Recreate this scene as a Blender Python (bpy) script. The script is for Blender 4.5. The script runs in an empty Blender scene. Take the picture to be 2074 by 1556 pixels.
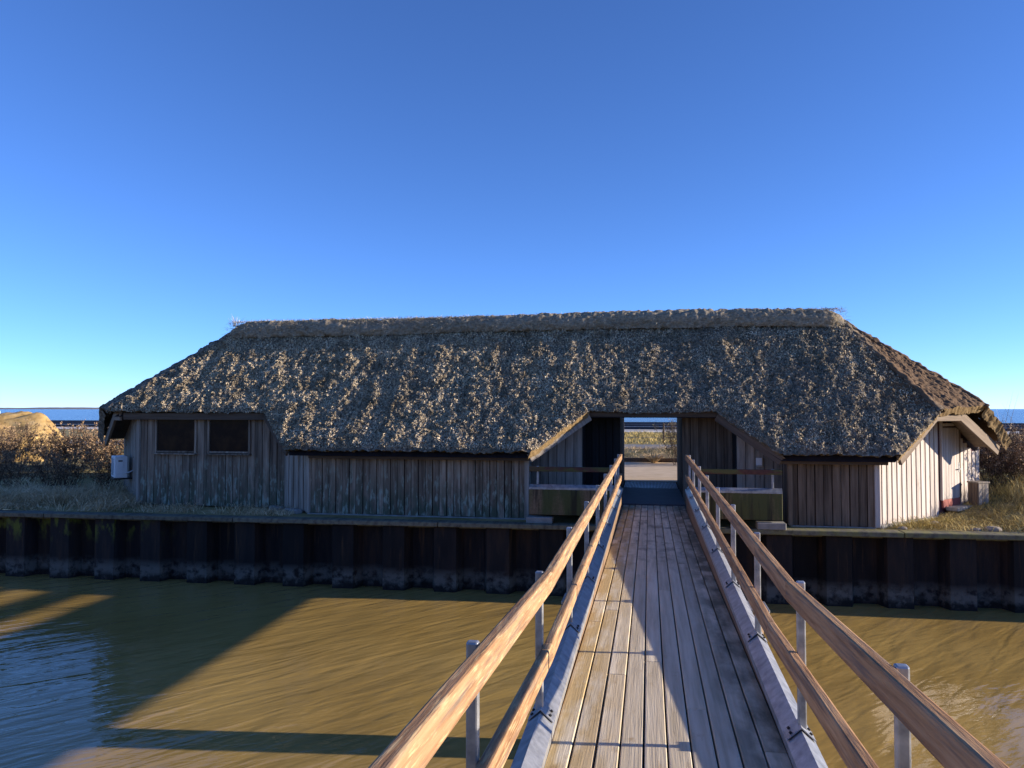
import bpy, bmesh, math, random
import numpy as np
from mathutils import Vector, Matrix

# ------------------------------------------------------------------ camera, sky, sun, exposure
scene = bpy.context.scene
C = scene.collection
cam_d = bpy.data.cameras.new('camera')
cam = bpy.data.objects.new('camera', cam_d); C.objects.link(cam)
cam.location = (0, 0, 1.65)
cam.rotation_euler = (math.radians(90) + math.atan(50.5/1540), 0, math.radians(10.2))
cam_d.sensor_width = 36; cam_d.lens = 1540/2074*36
cam_d.clip_start = 0.05; cam_d.clip_end = 60000
scene.camera = cam

SUN_EL, SUN_AZ = math.radians(12.3), math.radians(6.6)      # azimuth measured from +X towards +Y
sdir = Vector((math.cos(SUN_EL)*math.cos(SUN_AZ), math.cos(SUN_EL)*math.sin(SUN_AZ), math.sin(SUN_EL)))
world = bpy.data.worlds.new('World'); scene.world = world; world.use_nodes = True
wn = world.node_tree.nodes; wl = world.node_tree.links
bg = wn['Background']
sky = wn.new('ShaderNodeTexSky'); sky.sky_type = 'NISHITA'; sky.sun_disc = False
sky.sun_elevation = SUN_EL
sky.sun_rotation = math.pi/2 - SUN_AZ
sky.altitude = 0; sky.air_density = 0.62; sky.dust_density = 0.0; sky.ozone_density = 6.0
gain = wn.new('ShaderNodeVectorMath'); gain.operation = 'MULTIPLY'; gain.inputs[1].default_value = (1.04, .91, .97)
wl.new(sky.outputs[0], gain.inputs[0]); wl.new(gain.outputs[0], bg.inputs[0]); bg.inputs[1].default_value = 0.132
sun_d = bpy.data.lights.new('sun', 'SUN'); sun_d.energy = 4.6; sun_d.angle = math.radians(0.53)
sun_d.color = (1.0, 0.86, 0.68)
sun = bpy.data.objects.new('sun', sun_d); C.objects.link(sun)
sun.rotation_euler = sdir.to_track_quat('Z', 'Y').to_euler()
sun.location = (30, 10, 20)
scene.view_settings.view_transform = 'Standard'; scene.view_settings.look = 'None'
scene.view_settings.gamma = 1.0; scene.view_settings.use_curve_mapping = False
scene.view_settings.exposure = 1.12

rng = np.random.default_rng(7)
random.seed(7)

# ------------------------------------------------------------------ helpers
def hashi(ix, iy, iz):
    h = (ix*374761393 + iy*668265263 + iz*1274126177) & 0xffffffff
    h = ((h ^ (h >> 13))*1103515245) & 0xffffffff
    h = ((h ^ (h >> 16))*69069 + 12345) & 0xffffffff
    return ((h >> 8) & 0xffff)/65535.0
def vn(x, y, z=None):
    x = np.asarray(x, float); y = np.asarray(y, float)
    z = np.zeros_like(x) if z is None else np.asarray(z, float)
    ix = np.floor(x).astype(np.int64); iy = np.floor(y).astype(np.int64); iz = np.floor(z).astype(np.int64)
    fx, fy, fz = x-ix, y-iy, z-iz
    fx = fx*fx*(3-2*fx); fy = fy*fy*(3-2*fy); fz = fz*fz*(3-2*fz)
    r = 0
    for dx in (0, 1):
        for dy in (0, 1):
            for dz in (0, 1):
                w = (fx if dx else 1-fx)*(fy if dy else 1-fy)*(fz if dz else 1-fz)
                r = r + w*hashi(ix+dx, iy+dy, iz+dz)
    return r                                     # 0..1

def tag(o, label=None, cat=None, group=None, kind=None):
    if label: o['label'] = label
    if cat: o['category'] = cat
    if group: o['group'] = group
    if kind: o['kind'] = kind
    return o
def link(name, me, parent=None):
    o = bpy.data.objects.new(name, me); C.objects.link(o)
    if parent is not None: o.parent = parent
    return o
def empty(name, loc=(0, 0, 0)):
    o = bpy.data.objects.new(name, None); C.objects.link(o); o.location = loc; o.empty_display_size = .2
    return o
def np_mesh(name, V, F, mat, parent=None, smooth=False):
    V = np.asarray(V, np.float32).reshape(-1, 3); F = np.asarray(F, np.int32)
    me = bpy.data.meshes.new(name); k = F.shape[1]
    me.vertices.add(len(V)); me.vertices.foreach_set('co', V.ravel())
    me.loops.add(F.size); me.loops.foreach_set('vertex_index', F.ravel())
    me.polygons.add(len(F)); me.polygons.foreach_set('loop_start', np.arange(0, F.size, k, dtype=np.int32))
    me.polygons.foreach_set('loop_total', np.full(len(F), k, np.int32))
    me.polygons.foreach_set('use_smooth', np.full(len(F), smooth, bool))
    me.update(calc_edges=True); me.validate()
    if mat: me.materials.append(mat)
    return link(name, me, parent)
def py_mesh(name, V, F, mat, parent=None, smooth=False):
    me = bpy.data.meshes.new(name); me.from_pydata([tuple(v) for v in V], [], F); me.update()
    if smooth:
        for p in me.polygons: p.use_smooth = True
    bm = bmesh.new(); bm.from_mesh(me); bmesh.ops.recalc_face_normals(bm, faces=bm.faces); bm.to_mesh(me); bm.free()
    if mat: me.materials.append(mat)
    return link(name, me, parent)
_cache = {}
def box_me(w, d, h, mat, bev=0.004, seg=1):
    key = (round(w, 3), round(d, 3), round(h, 2), mat.name, bev, seg)
    if key in _cache: return _cache[key]
    bm = bmesh.new(); bmesh.ops.create_cube(bm, size=1)
    bmesh.ops.scale(bm, vec=(key[0], key[1], key[2]), verts=bm.verts)
    if bev: bmesh.ops.bevel(bm, geom=list(bm.edges), offset=bev, segments=seg, affect='EDGES', profile=.5)
    me = bpy.data.meshes.new('box'); bm.to_mesh(me); bm.free(); me.materials.append(mat)
    _cache[key] = me; return me
def box(name, c, size, mat, parent=None, rz=0, rx=0, ry=0, bev=0.004, seg=1):
    me = box_me(size[0], size[1], size[2], mat, bev, seg)
    o = link(name, me, parent); o.location = c; o.rotation_euler = (rx, ry, rz)
    return o
def beam(name, p, q, w, h, mat, parent=None, bev=0.006, seg=1, roll_up=(0, 0, 1)):
    """box whose long axis runs p->q, w sideways, h along the up vector"""
    p = Vector(p); q = Vector(q); L = (q-p).length
    ay = (q-p).normalized(); up = Vector(roll_up)
    ax = ay.cross(up).normalized(); az = ax.cross(ay).normalized()
    me = box_me(w, L, h, mat, bev, seg)
    o = link(name, me, parent)
    m = Matrix((ax, ay, az)).transposed().to_4x4(); m.translation = (p+q)/2
    o.matrix_local = m
    return o
class MB:
    def __init__(s): s.v = []; s.f = []
    def quad(s, a, b, c, d):
        n = len(s.v); s.v += [a, b, c, d]; s.f.append((n, n+1, n+2, n+3))
    def box(s, c, size, M=None):
        n = len(s.v); w, d, h = [k/2 for k in size]
        for dx, dy, dz in ((-1,-1,-1),(1,-1,-1),(1,1,-1),(-1,1,-1),(-1,-1,1),(1,-1,1),(1,1,1),(-1,1,1)):
            p = Vector((dx*w, dy*d, dz*h))
            if M is not None: p = M @ p
            s.v.append(tuple(p + Vector(c)))
        for f in ((0,3,2,1),(4,5,6,7),(0,1,5,4),(1,2,6,5),(2,3,7,6),(3,0,4,7)): s.f.append(tuple(n+i for i in f))
    def cyl(s, p, q, r0, r1=None, n=8):
        p = Vector(p); q = Vector(q); r1 = r0 if r1 is None else r1
        d = (q-p).normalized(); a = d.orthogonal().normalized(); b = d.cross(a); k = len(s.v)
        for i in range(n):
            t = 2*math.pi*i/n; e = a*math.cos(t)+b*math.sin(t)
            s.v.append(tuple(p+e*r0)); s.v.append(tuple(q+e*r1))
        for i in range(n):
            j = (i+1) % n; s.f.append((k+2*i, k+2*j, k+2*j+1, k+2*i+1))
        s.f.append(tuple(k+2*i for i in range(n))[::-1]); s.f.append(tuple(k+2*i+1 for i in range(n)))
    def build(s, name, mat, parent=None, smooth=False): return py_mesh(name, s.v, s.f, mat, parent, smooth)

# ------------------------------------------------------------------ materials
def mat(name, cols, scale=(5, 5, 5), rough=.8, metal=0.0, coord='obj', tint=0.0, bump=0.0, bscale=None,
        detail=6, ramp=(.3, .7), over=(), island=0.0, spec=.3, distort=0.0):
    m = bpy.data.materials.new(name); m.use_nodes = True
    nt = m.node_tree; N = nt.nodes; L = nt.links; b = N['Principled BSDF']
    b.inputs['Roughness'].default_value = rough; b.inputs['Metallic'].default_value = metal
    b.inputs['Specular IOR Level'].default_value = spec
    tc = N.new('ShaderNodeTexCoord'); geo = N.new('ShaderNodeNewGeometry'); oi = N.new('ShaderNodeObjectInfo')
    src = tc.outputs['Object'] if coord == 'obj' else geo.outputs['Position']
    if coord == 'obj':
        rv = N.new('ShaderNodeMath'); rv.operation = 'MULTIPLY'; rv.inputs[1].default_value = 37.0
        L.new(oi.outputs['Random'], rv.inputs[0])
        ad = N.new('ShaderNodeVectorMath'); ad.operation = 'ADD'
        L.new(src, ad.inputs[0]); L.new(rv.outputs[0], ad.inputs[1]); src = ad.outputs[0]
    def noise(sc, det=detail, rg=.6):
        mp = N.new('ShaderNodeVectorMath'); mp.operation = 'MULTIPLY'; mp.inputs[1].default_value = sc
        L.new(src, mp.inputs[0])
        n = N.new('ShaderNodeTexNoise'); n.inputs['Scale'].default_value = 1; n.inputs['Detail'].default_value = det
        n.inputs['Roughness'].default_value = rg; n.inputs['Distortion'].default_value = distort
        L.new(mp.outputs[0], n.inputs['Vector']); return n.outputs[0]
    n1 = noise(scale)
    cr = N.new('ShaderNodeValToRGB'); L.new(n1, cr.inputs[0])
    while len(cr.color_ramp.elements) < len(cols): cr.color_ramp.elements.new(.5)
    for i, c in enumerate(cols):
        e = cr.color_ramp.elements[i]; e.position = ramp[0]+(ramp[1]-ramp[0])*i/max(1, len(cols)-1); e.color = (*c, 1)
    col = cr.outputs[0]
    def hsv(fac_out, amt, col):
        mr = N.new('ShaderNodeMapRange'); mr.inputs[3].default_value = 1-amt; mr.inputs[4].default_value = 1+amt
        L.new(fac_out, mr.inputs[0])
        mx = N.new('ShaderNodeVectorMath'); mx.operation = 'SCALE'; L.new(col, mx.inputs[0]); L.new(mr.outputs[0], mx.inputs['Scale'])
        return mx.outputs[0]
    if tint: col = hsv(oi.outputs['Random'], tint, col)
    if island: col = hsv(geo.outputs['Random Per Island'], island, col)
    sep = None
    for o in over:
        nn = noise(o.get('scale', (3, 3, 3)), o.get('detail', 5))
        mr = N.new('ShaderNodeMapRange'); mr.inputs[1].default_value = o['lo']; mr.inputs[2].default_value = o['hi']
        L.new(nn, mr.inputs[0]); fac = mr.outputs[0]
        for ax, a0, a1 in o.get('axes', ()):
            if sep is None:
                sep = N.new('ShaderNodeSeparateXYZ'); L.new(geo.outputs['Position'], sep.inputs[0])
            m2 = N.new('ShaderNodeMapRange'); m2.inputs[1].default_value = a0; m2.inputs[2].default_value = a1
            L.new(sep.outputs[ax], m2.inputs[0])
            mu = N.new('ShaderNodeMath'); mu.operation = 'MULTIPLY'; L.new(fac, mu.inputs[0]); L.new(m2.outputs[0], mu.inputs[1]); fac = mu.outputs[0]
        mu = N.new('ShaderNodeMath'); mu.operation = 'MULTIPLY'; mu.inputs[1].default_value = o.get('amt', 1); L.new(fac, mu.inputs[0])
        mx = N.new('ShaderNodeMix'); mx.data_type = 'RGBA'; L.new(mu.outputs[0], mx.inputs[0])
        L.new(col, mx.inputs[6]); mx.inputs[7].default_value = (*o['color'], 1); col = mx.outputs[2]
    L.new(col, b.inputs['Base Color'])
    if bump:
        nb = noise(bscale or tuple(4*s for s in scale), 5)
        bp = N.new('ShaderNodeBump'); bp.inputs['Strength'].default_value = bump; bp.inputs['Distance'].default_value = .01
        L.new(nb, bp.inputs['Height']); L.new(bp.outputs[0], b.inputs['Normal'])
    return m

M_thatch = mat('thatch', [(.034,.029,.023), (.155,.128,.095), (.36,.305,.23)], (13, 13, 13), .95, coord='world', bump=.6, bscale=(60, 60, 60), ramp=(.3, .72),
               over=[dict(color=(.07,.075,.05), scale=(1.3,1.3,1.3), lo=.5, hi=.7, amt=.6), dict(color=(.13,.075,.04), scale=(5,5,5), lo=.0, hi=.2, amt=.85, axes=((0, 4.05, 4.7), (1, 15.1, 15.4)))])
M_flake = mat('thatch_flakes', [(.19,.15,.095), (.44,.36,.245), (.64,.54,.39)], (2.5, 2.5, 2.5), .95, coord='world', island=.65, ramp=(.3, .75),
              over=[dict(color=(.16,.14,.11), scale=(.8,.8,.8), lo=.48, hi=.65, amt=.7, axes=((0, -3.0, 3.0),))])
M_reedcut_lit = mat('sunlit_reed_cut', [(.16,.10,.045), (.36,.25,.12)], (40, 40, 40), .9, coord='world', bump=.8)  # golden colour stands for sunlight on the cut reed edges
M_ridge = mat('ridge_hay', [(.15,.125,.09), (.37,.315,.235)], (14, 30, 30), .95, coord='world', bump=.8, bscale=(40, 90, 90))
M_straw = mat('ridge_straw', [(.28,.24,.17), (.55,.49,.38)], (3, 3, 3), .9, coord='world', island=.5)
ALG = dict(color=(.075,.10,.065), scale=(9, 9, 3), lo=.38, hi=.56, amt=.8, axes=((2, .45, -.35),))
LICH = dict(color=(.34,.40,.33), scale=(13, 13, 4), lo=.52, hi=.64, amt=.8, axes=((2, .7, .0),))
M_board = mat('weathered_board', [(.085,.064,.048), (.21,.162,.122), (.35,.285,.222)], (14, 14, .9), .85, tint=.35, bump=.35, bscale=(60, 60, 3), over=[ALG, LICH])
M_board_grey = mat('grey_board', [(.15,.125,.10), (.29,.25,.21), (.42,.37,.32)], (14, 14, .9), .85, tint=.2, bump=.35, bscale=(60, 60, 3),
                   over=[dict(color=(.04,.035,.03), scale=(7, 7, 5), lo=.66, hi=.72, amt=.8)])
M_board_pale = mat('pale_board', [(.36,.30,.26), (.52,.46,.42), (.62,.56,.52)], (14, 14, .9), .8, tint=.1, bump=.25, bscale=(60, 60, 3),
                   over=[dict(color=(.28,.22,.17), scale=(5, 5, 3), lo=.62, hi=.75, amt=.7)])  # pale boards of the right end wall and its door
M_board_dark = mat('near_black_board', [(.010,.010,.012), (.022,.021,.022)], (14, 14, .9), .8, tint=.3, bump=.3, bscale=(60, 60, 3))  # near-black boards for inner recess, passage and window backs
M_board_brown = mat('brown_board', [(.07,.049,.036), (.175,.128,.092), (.27,.205,.155)], (14, 14, .9), .85, tint=.3, bump=.35, bscale=(60, 60, 3))
M_backing = mat('wall_backing', [(.012,.010,.010), (.03,.02,.024)], rough=.9)
M_purple = mat('red_stained_batten', [(.10,.045,.055), (.16,.07,.08)], rough=.85)
M_beam = mat('roof_timber', [(.06,.042,.03), (.13,.095,.07)], (18, 1.2, 18), .85, tint=.2, bump=.3)
M_barge = mat('barge_timber', [(.14,.105,.078), (.26,.20,.15)], (18, 1.0, 18), .85, tint=.15, bump=.3)
M_plank = mat('deck_plank', [(.45,.38,.265), (.62,.53,.385), (.73,.645,.495)], (22, .9, 22), .8, tint=.14, bump=.3, bscale=(110, 3, 60),
              over=[dict(color=(.46,.32,.13), scale=(7, 1.6, 7), lo=.40, hi=.54, amt=.8, axes=((0, -.1, -.35),)),
                    dict(color=(.30,.20,.09), scale=(9, 3.5, 9), lo=.60, hi=.68, amt=.6, axes=((0, .45, .1), (1, 6, 4))),
                    dict(color=(.085,.085,.055), scale=(5, 2, 5), lo=.34, hi=.6, amt=.85, axes=((0, .30, .55),)),
                    dict(color=(.10,.085,.06), scale=(6, 3, 6), lo=.50, hi=.66, amt=.6, axes=((1, 7.5, 10),))])
M_side = mat('laminated_beam', [(.16,.10,.06), (.28,.19,.12)], (25, 1.2, 25), .75, tint=.1, bump=.25,
             over=[dict(color=(.06,.075,.022), scale=(3.0, 3.0, .6), lo=.34, hi=.56, amt=.9, axes=((1, 14.3, 14.38),)),
                   dict(color=(.022,.018,.013), scale=(7, 7, .5), lo=.50, hi=.62, amt=.8, axes=((1, 14.3, 14.38),))])
M_rail = mat('handrail_timber', [(.20,.105,.055), (.37,.215,.115), (.47,.30,.17)], (34, 2.2, 34), .9, spec=.1, tint=.08, bump=.4, bscale=(90, 5, 90),
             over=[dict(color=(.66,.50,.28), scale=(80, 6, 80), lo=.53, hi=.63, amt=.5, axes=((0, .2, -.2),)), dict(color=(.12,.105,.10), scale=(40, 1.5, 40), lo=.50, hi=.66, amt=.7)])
M_rail_wing = mat('stained_rail', [(.075,.028,.022), (.12,.05,.035)], (1.5, 22, 22), .7, over=[dict(color=(.10,.105,.03), scale=(2, 2, 6), lo=.42, hi=.55, amt=.8)])
M_galv = mat('galvanized_steel', [(.24,.25,.27), (.36,.37,.39), (.48,.49,.51)], (14, 14, 14), .42, metal=.6, bump=.08, detail=3, spec=.5)
M_pile = mat('rusted_sheet_pile', [(.005,.005,.007), (.014,.011,.012), (.036,.022,.016)], (5, 5, .8), .75, coord='world', tint=.5, bump=.5, bscale=(30, 30, 12),
             over=[dict(color=(.15,.135,.115), scale=(6, 6, 7), lo=.36, hi=.54, amt=.9, axes=((2, -1.42, -1.6), (2, -1.86, -1.74))),
                   dict(color=(.006,.006,.006), scale=(7, 7, 6), lo=.45, hi=.52, amt=.85, axes=((2, -1.68, -1.78),)),
                   dict(color=(.085,.045,.022), scale=(9, 9, .7), lo=.58, hi=.68, amt=.7, axes=((2, -1.6, -1.0),)),
                   dict(color=(.13,.15,.02), scale=(4, 4, 2), lo=.50, hi=.60, amt=.8, axes=((2, -1.15, -.85), (0, -9.5, -11)))])
M_coping = mat('coping_timber', [(.07,.065,.05), (.15,.14,.105), (.20,.19,.12)], (3, 12, 12), .9, tint=.15, bump=.4,
               over=[dict(color=(.22,.21,.075), scale=(2, 6, 6), lo=.42, hi=.6, amt=.7, axes=((0, 0, 3),))])
M_concrete = mat('concrete', [(.20,.20,.19), (.34,.33,.31)], (6, 6, 6), .9, bump=.3, coord='world')
M_paving = mat('paving', [(.50,.38,.24), (.64,.50,.34)], (3, 3, 3), .9, bump=.2, coord='world')
M_asphalt = mat('asphalt', [(.16,.16,.165), (.22,.22,.22)], (8, 8, 8), .9, coord='world')
M_promenade = mat('promenade', [(.50,.48,.45), (.60,.58,.55)], (.5, 3, 3), .9, coord='world')
M_seawall = mat('seawall', [(.03,.035,.045), (.06,.065,.08)], (.6, 3, 3), .8, coord='world')
M_ground = mat('ground_turf', [(.15,.12,.05), (.30,.24,.10), (.42,.33,.16)], (1.2, 1.2, 1.2), .95, coord='world', bump=.8, bscale=(14, 14, 14),
               over=[dict(color=(.10,.12,.03), scale=(.7, .7, .7), lo=.48, hi=.62, amt=.6)])
M_grass_dry = mat('dry_grass', [(.45,.33,.19), (.70,.55,.34)], (1.5, 1.5, 1.5), .85, coord='world', island=.4)
M_grass_gold = mat('golden_grass', [(.26,.22,.06), (.50,.38,.14), (.58,.46,.21)], (1.2, 1.2, 1.2), .85, coord='world', island=.4)
M_twig = mat('twig', [(.06,.04,.03), (.13,.09,.07)], (8, 8, 8), .9)
M_leaf = mat('withered_leaf', [(.15,.09,.055), (.33,.22,.13), (.46,.34,.20)], (4, 4, 4), .85, island=.5)
M_leaf_grey = mat('grey_green_leaf', [(.16,.15,.09), (.32,.27,.19)], (4, 4, 4), .85, island=.45)
M_rock = mat('golden_boulder', [(.20,.12,.045), (.42,.28,.11), (.54,.39,.19)], (2.4, 2.4, 4), .95, bump=1.0, bscale=(14, 14, 14), detail=9,
             over=[dict(color=(.09,.07,.05), scale=(2, 2, 5), lo=.64, hi=.7, amt=.7)])
M_stone = mat('pale_stone', [(.22,.19,.16), (.38,.34,.29)], (6, 6, 6), .9, bump=.5)
M_white = mat('white_enamel', [(.66,.68,.70), (.74,.75,.76)], (3, 3, 3), .4)
M_grille = mat('grey_grille', [(.30,.32,.35), (.36,.38,.40)], rough=.5)
M_black = mat('black_plastic', [(.02,.02,.022), (.03,.03,.032)], rough=.5)
M_red = mat('red_paint', [(.40,.11,.085), (.50,.17,.13)], (4, 4, 4), .7)
M_mat_floor = mat('passage_floor', [(.055,.06,.075), (.10,.105,.12)], (4, 20, 4), .7, coord='world', bump=.2)
M_coast = mat('far_coast', [(.22,.20,.20), (.30,.26,.23)], (.004, .004, .01), .95, coord='world')

def glass_mat():
    m = bpy.data.materials.new('dusty_reflection_glass'); m.use_nodes = True
    nt = m.node_tree; N = nt.nodes; L = nt.links; b = N['Principled BSDF']
    tc = N.new('ShaderNodeTexCoord'); n = N.new('ShaderNodeTexNoise'); n.inputs['Scale'].default_value = 3.5; n.inputs['Detail'].default_value = 8
    L.new(tc.outputs['Object'], n.inputs['Vector'])
    cr = N.new('ShaderNodeValToRGB'); cr.color_ramp.elements[0].position = .45; cr.color_ramp.elements[0].color = (.005,.007,.012, 1)
    cr.color_ramp.elements[1].position = .75; cr.color_ramp.elements[1].color = (.035,.022,.017, 1)  # navy and brown patches stand in for reflections in the dusty pane
    L.new(n.outputs[0], cr.inputs[0]); L.new(cr.outputs[0], b.inputs['Base Color'])
    b.inputs['Roughness'].default_value = .12; b.inputs['Specular IOR Level'].default_value = .17
    return m
M_glass = glass_mat()

def water_mat(name, c0, c1, rough, layers, bstr):
    m = bpy.data.materials.new(name); m.use_nodes = True
    nt = m.node_tree; N = nt.nodes; L = nt.links; b = N['Principled BSDF']
    geo = N.new('ShaderNodeNewGeometry')
    n0 = N.new('ShaderNodeTexNoise'); n0.inputs['Scale'].default_value = .35; n0.inputs['Detail'].default_value = 4
    L.new(geo.outputs['Position'], n0.inputs['Vector'])
    cr = N.new('ShaderNodeValToRGB'); cr.color_ramp.elements[0].position = .35; cr.color_ramp.elements[1].position = .7
    cr.color_ramp.elements[0].color = (*c0, 1); cr.color_ramp.elements[1].color = (*c1, 1)
    L.new(n0.outputs[0], cr.inputs[0]); L.new(cr.outputs[0], b.inputs['Base Color'])
    b.inputs['Roughness'].default_value = rough; b.inputs['IOR'].default_value = 1.42
    prev = None
    for (rot, sx, sy, det, amp) in layers:
        mp = N.new('ShaderNodeMapping'); mp.vector_type = 'TEXTURE'; mp.inputs['Rotation'].default_value = (0, 0, rot); mp.inputs['Scale'].default_value = (1/sx, 1/sy, 1)
        L.new(geo.outputs['Position'], mp.inputs[0])
        n = N.new('ShaderNodeTexNoise'); n.inputs['Scale'].default_value = 1; n.inputs['Detail'].default_value = det; n.inputs['Distortion'].default_value = .4
        L.new(mp.outputs[0], n.inputs['Vector'])
        bp = N.new('ShaderNodeBump'); bp.inputs['Strength'].default_value = bstr; bp.inputs['Distance'].default_value = amp
        L.new(n.outputs[0], bp.inputs['Height'])
        if prev: L.new(prev.outputs[0], bp.inputs['Normal'])
        prev = bp
    L.new(prev.outputs[0], b.inputs['Normal'])
    return m
M_water = water_mat('canal_water', (.31,.205,.062), (.40,.275,.09), .03,
                    [(math.radians(52), .8, 3.6, 2, .022), (math.radians(35), 3.0, 9, 3, .006), (math.radians(70), .35, .9, 2, .025)], 1.0)
M_sea = water_mat('sea_water', (.02,.05,.12), (.03,.07,.15), .2, [(0, .3, 1.2, 3, .25)], 1.0)

# ------------------------------------------------------------------ terrain, water, far things
WZ = -1.87
def quayY(x): return 14.40 + .03*x
def sst(a, b, x):
    t = np.clip((x-a)/(b-a), 0, 1); return t*t*(3-2*t)
def ground_z(x, y):
    x = np.asarray(x, float); y = np.asarray(y, float)
    z = -.52 + .27*sst(18.0, 20.5, y) + .25*sst(28, 32, y)
    z = z + .42*sst(4.6, 8.5, x)*sst(14.9, 17.5, y)*(1-sst(24, 30, y))
    z = z + .12*sst(-11.5, -13.5, x)*sst(15, 17, y)*(1-sst(24, 30, y))
    z = z + .42*np.exp(-((y-28.6)/1.1)**2)*np.exp(-((x-.5)/5.0)**2)
    z = z + .05*(vn(x*1.7, y*1.7)-.5)*(sst(4.0, 5.5, x)+sst(-9, -11, x)+sst(20, 22, y)*(1-sst(29.5, 30.5, y)))
    return z
nx, ny = 321, 141
gx = np.concatenate([np.linspace(-90, -20, 60, endpoint=False), np.linspace(-20, 20, 200, endpoint=False), np.linspace(20, 120, 61)])
ty = np.concatenate([np.linspace(0, .35, 60, endpoint=False)*1.0, np.linspace(.35, 1, 81)])
GX, TY = np.meshgrid(gx, ty)
Y0 = quayY(GX)+.18
GY = Y0 + TY*(61.6-Y0)
V = np.stack([GX, GY, ground_z(GX, GY)], -1)
def gridF(r, c, off=0):
    i = np.arange(r-1)[:, None]*c + np.arange(c-1)[None, :]
    return (np.stack([i, i+1, i+c+1, i+c], -1).reshape(-1, 4)+off)
tag(np_mesh('ground', V, gridF(*GX.shape), M_ground, smooth=True), kind='structure')
tag(py_mesh('canal_water', [(-130, -9, WZ), (160, -9, WZ), (160, quayY(160)+1.2, WZ), (-130, quayY(-130)+1.2, WZ)], [(0, 1, 2, 3)], M_water), kind='structure')
tag(py_mesh('sea', [(-30000, 61, -2.2), (30000, 61, -2.2), (30000, 40000, -2.2), (-30000, 40000, -2.2)], [(0, 1, 2, 3)], M_sea), kind='structure')
tag(py_mesh('road', [(-90, 31.2, .012), (110, 31.2, .012), (110, 35.6, .012), (-90, 35.6, .012)], [(0, 1, 2, 3)], M_asphalt), kind='structure')
tag(py_mesh('promenade', [(-90, 54.5, .016), (115, 54.5, .016), (115, 61.5, .016), (-90, 61.5, .016)], [(0, 1, 2, 3)], M_promenade), kind='structure')
# bank behind the viewer, seen only as a reflection
bx = np.linspace(-60, 60, 61); by = np.array([-1.9, -2.2, -5, -8, -11, -14, -20])
bzv = np.array([-2.1, -.35, -.3, .6, 1.9, 2.4, 2.5])
BX, BY = np.meshgrid(bx, by); BZ = np.repeat(bzv[:, None], 61, 1) + .3*(vn(BX*.5, BY*.5)-.5)*(BY < -2.1)
tag(np_mesh('near_bank', np.stack([BX, BY, BZ], -1), gridF(*BX.shape)[:, ::-1], M_ground, smooth=True), kind='structure')
# far coast across the sea
cx = np.linspace(-9500, 2500, 240); ch = 14+26*vn(cx*.0011, cx*0+3.3)*vn(cx*.004, cx*0+8.1)+4*vn(cx*.02, cx*0)
V = []; 
for k, (yo, hf) in enumerate(((0, 0), (60, .75), (300, 1.0), (900, .6), (1500, 0))):
    V.append(np.stack([cx, np.full_like(cx, 8000+yo), -4+hf*ch], -1))
tag(np_mesh('far_coast', np.array(V), gridF(5, 240), M_coast, smooth=True), kind='structure')
# sea wall with two dark courses
sw = tag(empty('sea_wall', (0, 62, -.1)), 'long low dark sea wall standing before the open sea', 'sea wall')
for i in range(16):
    x0 = -96+i*13.2
    box('wall_panel', (x0+6.6, 0, .16), (13.16, .5, .32), M_seawall, sw, bev=.01)
    box('wall_panel', (x0+6.6, .04, .53), (13.16, .5, .34), M_seawall, sw, bev=.01)
box('coping', (9, .02, .345), (211, .62, .035), M_galv, sw, bev=.0)
# marker post, bollard, slim lamp, mast
mk = tag(empty('marker_post', (-34.3, 58.5, .02)), 'white and red round marker post standing on the promenade by the sea', 'post')
m = MB(); m.cyl((0, 0, 0), (0, 0, .95), .11, .11, 12); m.build('shaft', M_white, mk)
m = MB(); m.cyl((0, 0, .95), (0, 0, 1.12), .12, .12, 12); m.build('collar', M_red, mk)
m = MB(); m.cyl((0, 0, 1.12), (0, 0, 1.24), .13, .07, 12); m.build('cap', M_white, mk)
bo = tag(empty('bollard', (-34.5, 57.2, .02)), 'short white bollard left of the taller red and white marker post', 'bollard')
m = MB(); m.cyl((0, 0, 0), (0, 0, .42), .12, .11, 10); m.build('shaft', M_white, bo)
m = MB(); m.cyl((0, 0, .42), (0, 0, .5), .13, .06, 10); m.build('cap', M_white, bo)
lp = tag(empty('signal_pole', (-25.6, 38, 0)), 'thin dark pole with small white head rising behind the golden boulder', 'pole')
m = MB(); m.cyl((0, 0, 0), (0, 0, 1.3), .02, .015, 6); m.build('pole', M_black, lp)
m = MB(); m.cyl((0, 0, 1.3), (0, 0, 1.42), .05, .05, 8); m.build('head', M_white, lp)
ms = tag(empty('mast', (-267.6, 275, -2.2)), 'dark slender mast far out on the water at the left edge', 'mast')
m = MB(); m.cyl((0, 0, 0), (0, 0, 3), .8, .6, 8); m.build('base', M_white, ms)
m = MB(); m.cyl((0, 0, 3), (0, 0, 11.8), .4, .25, 8); m.build('column', M_black, ms)
bu = tag(empty('buoy', (-112, 200, -2.25)), 'tiny white buoy floating on the blue sea', 'buoy')
m = MB(); m.cyl((0, 0, 0), (0, 0, .5), .35, .35, 10); m.cyl((0, 0, .5), (0, 0, 1.0), .35, .08, 10); m.build('float', M_white, bu)

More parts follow.
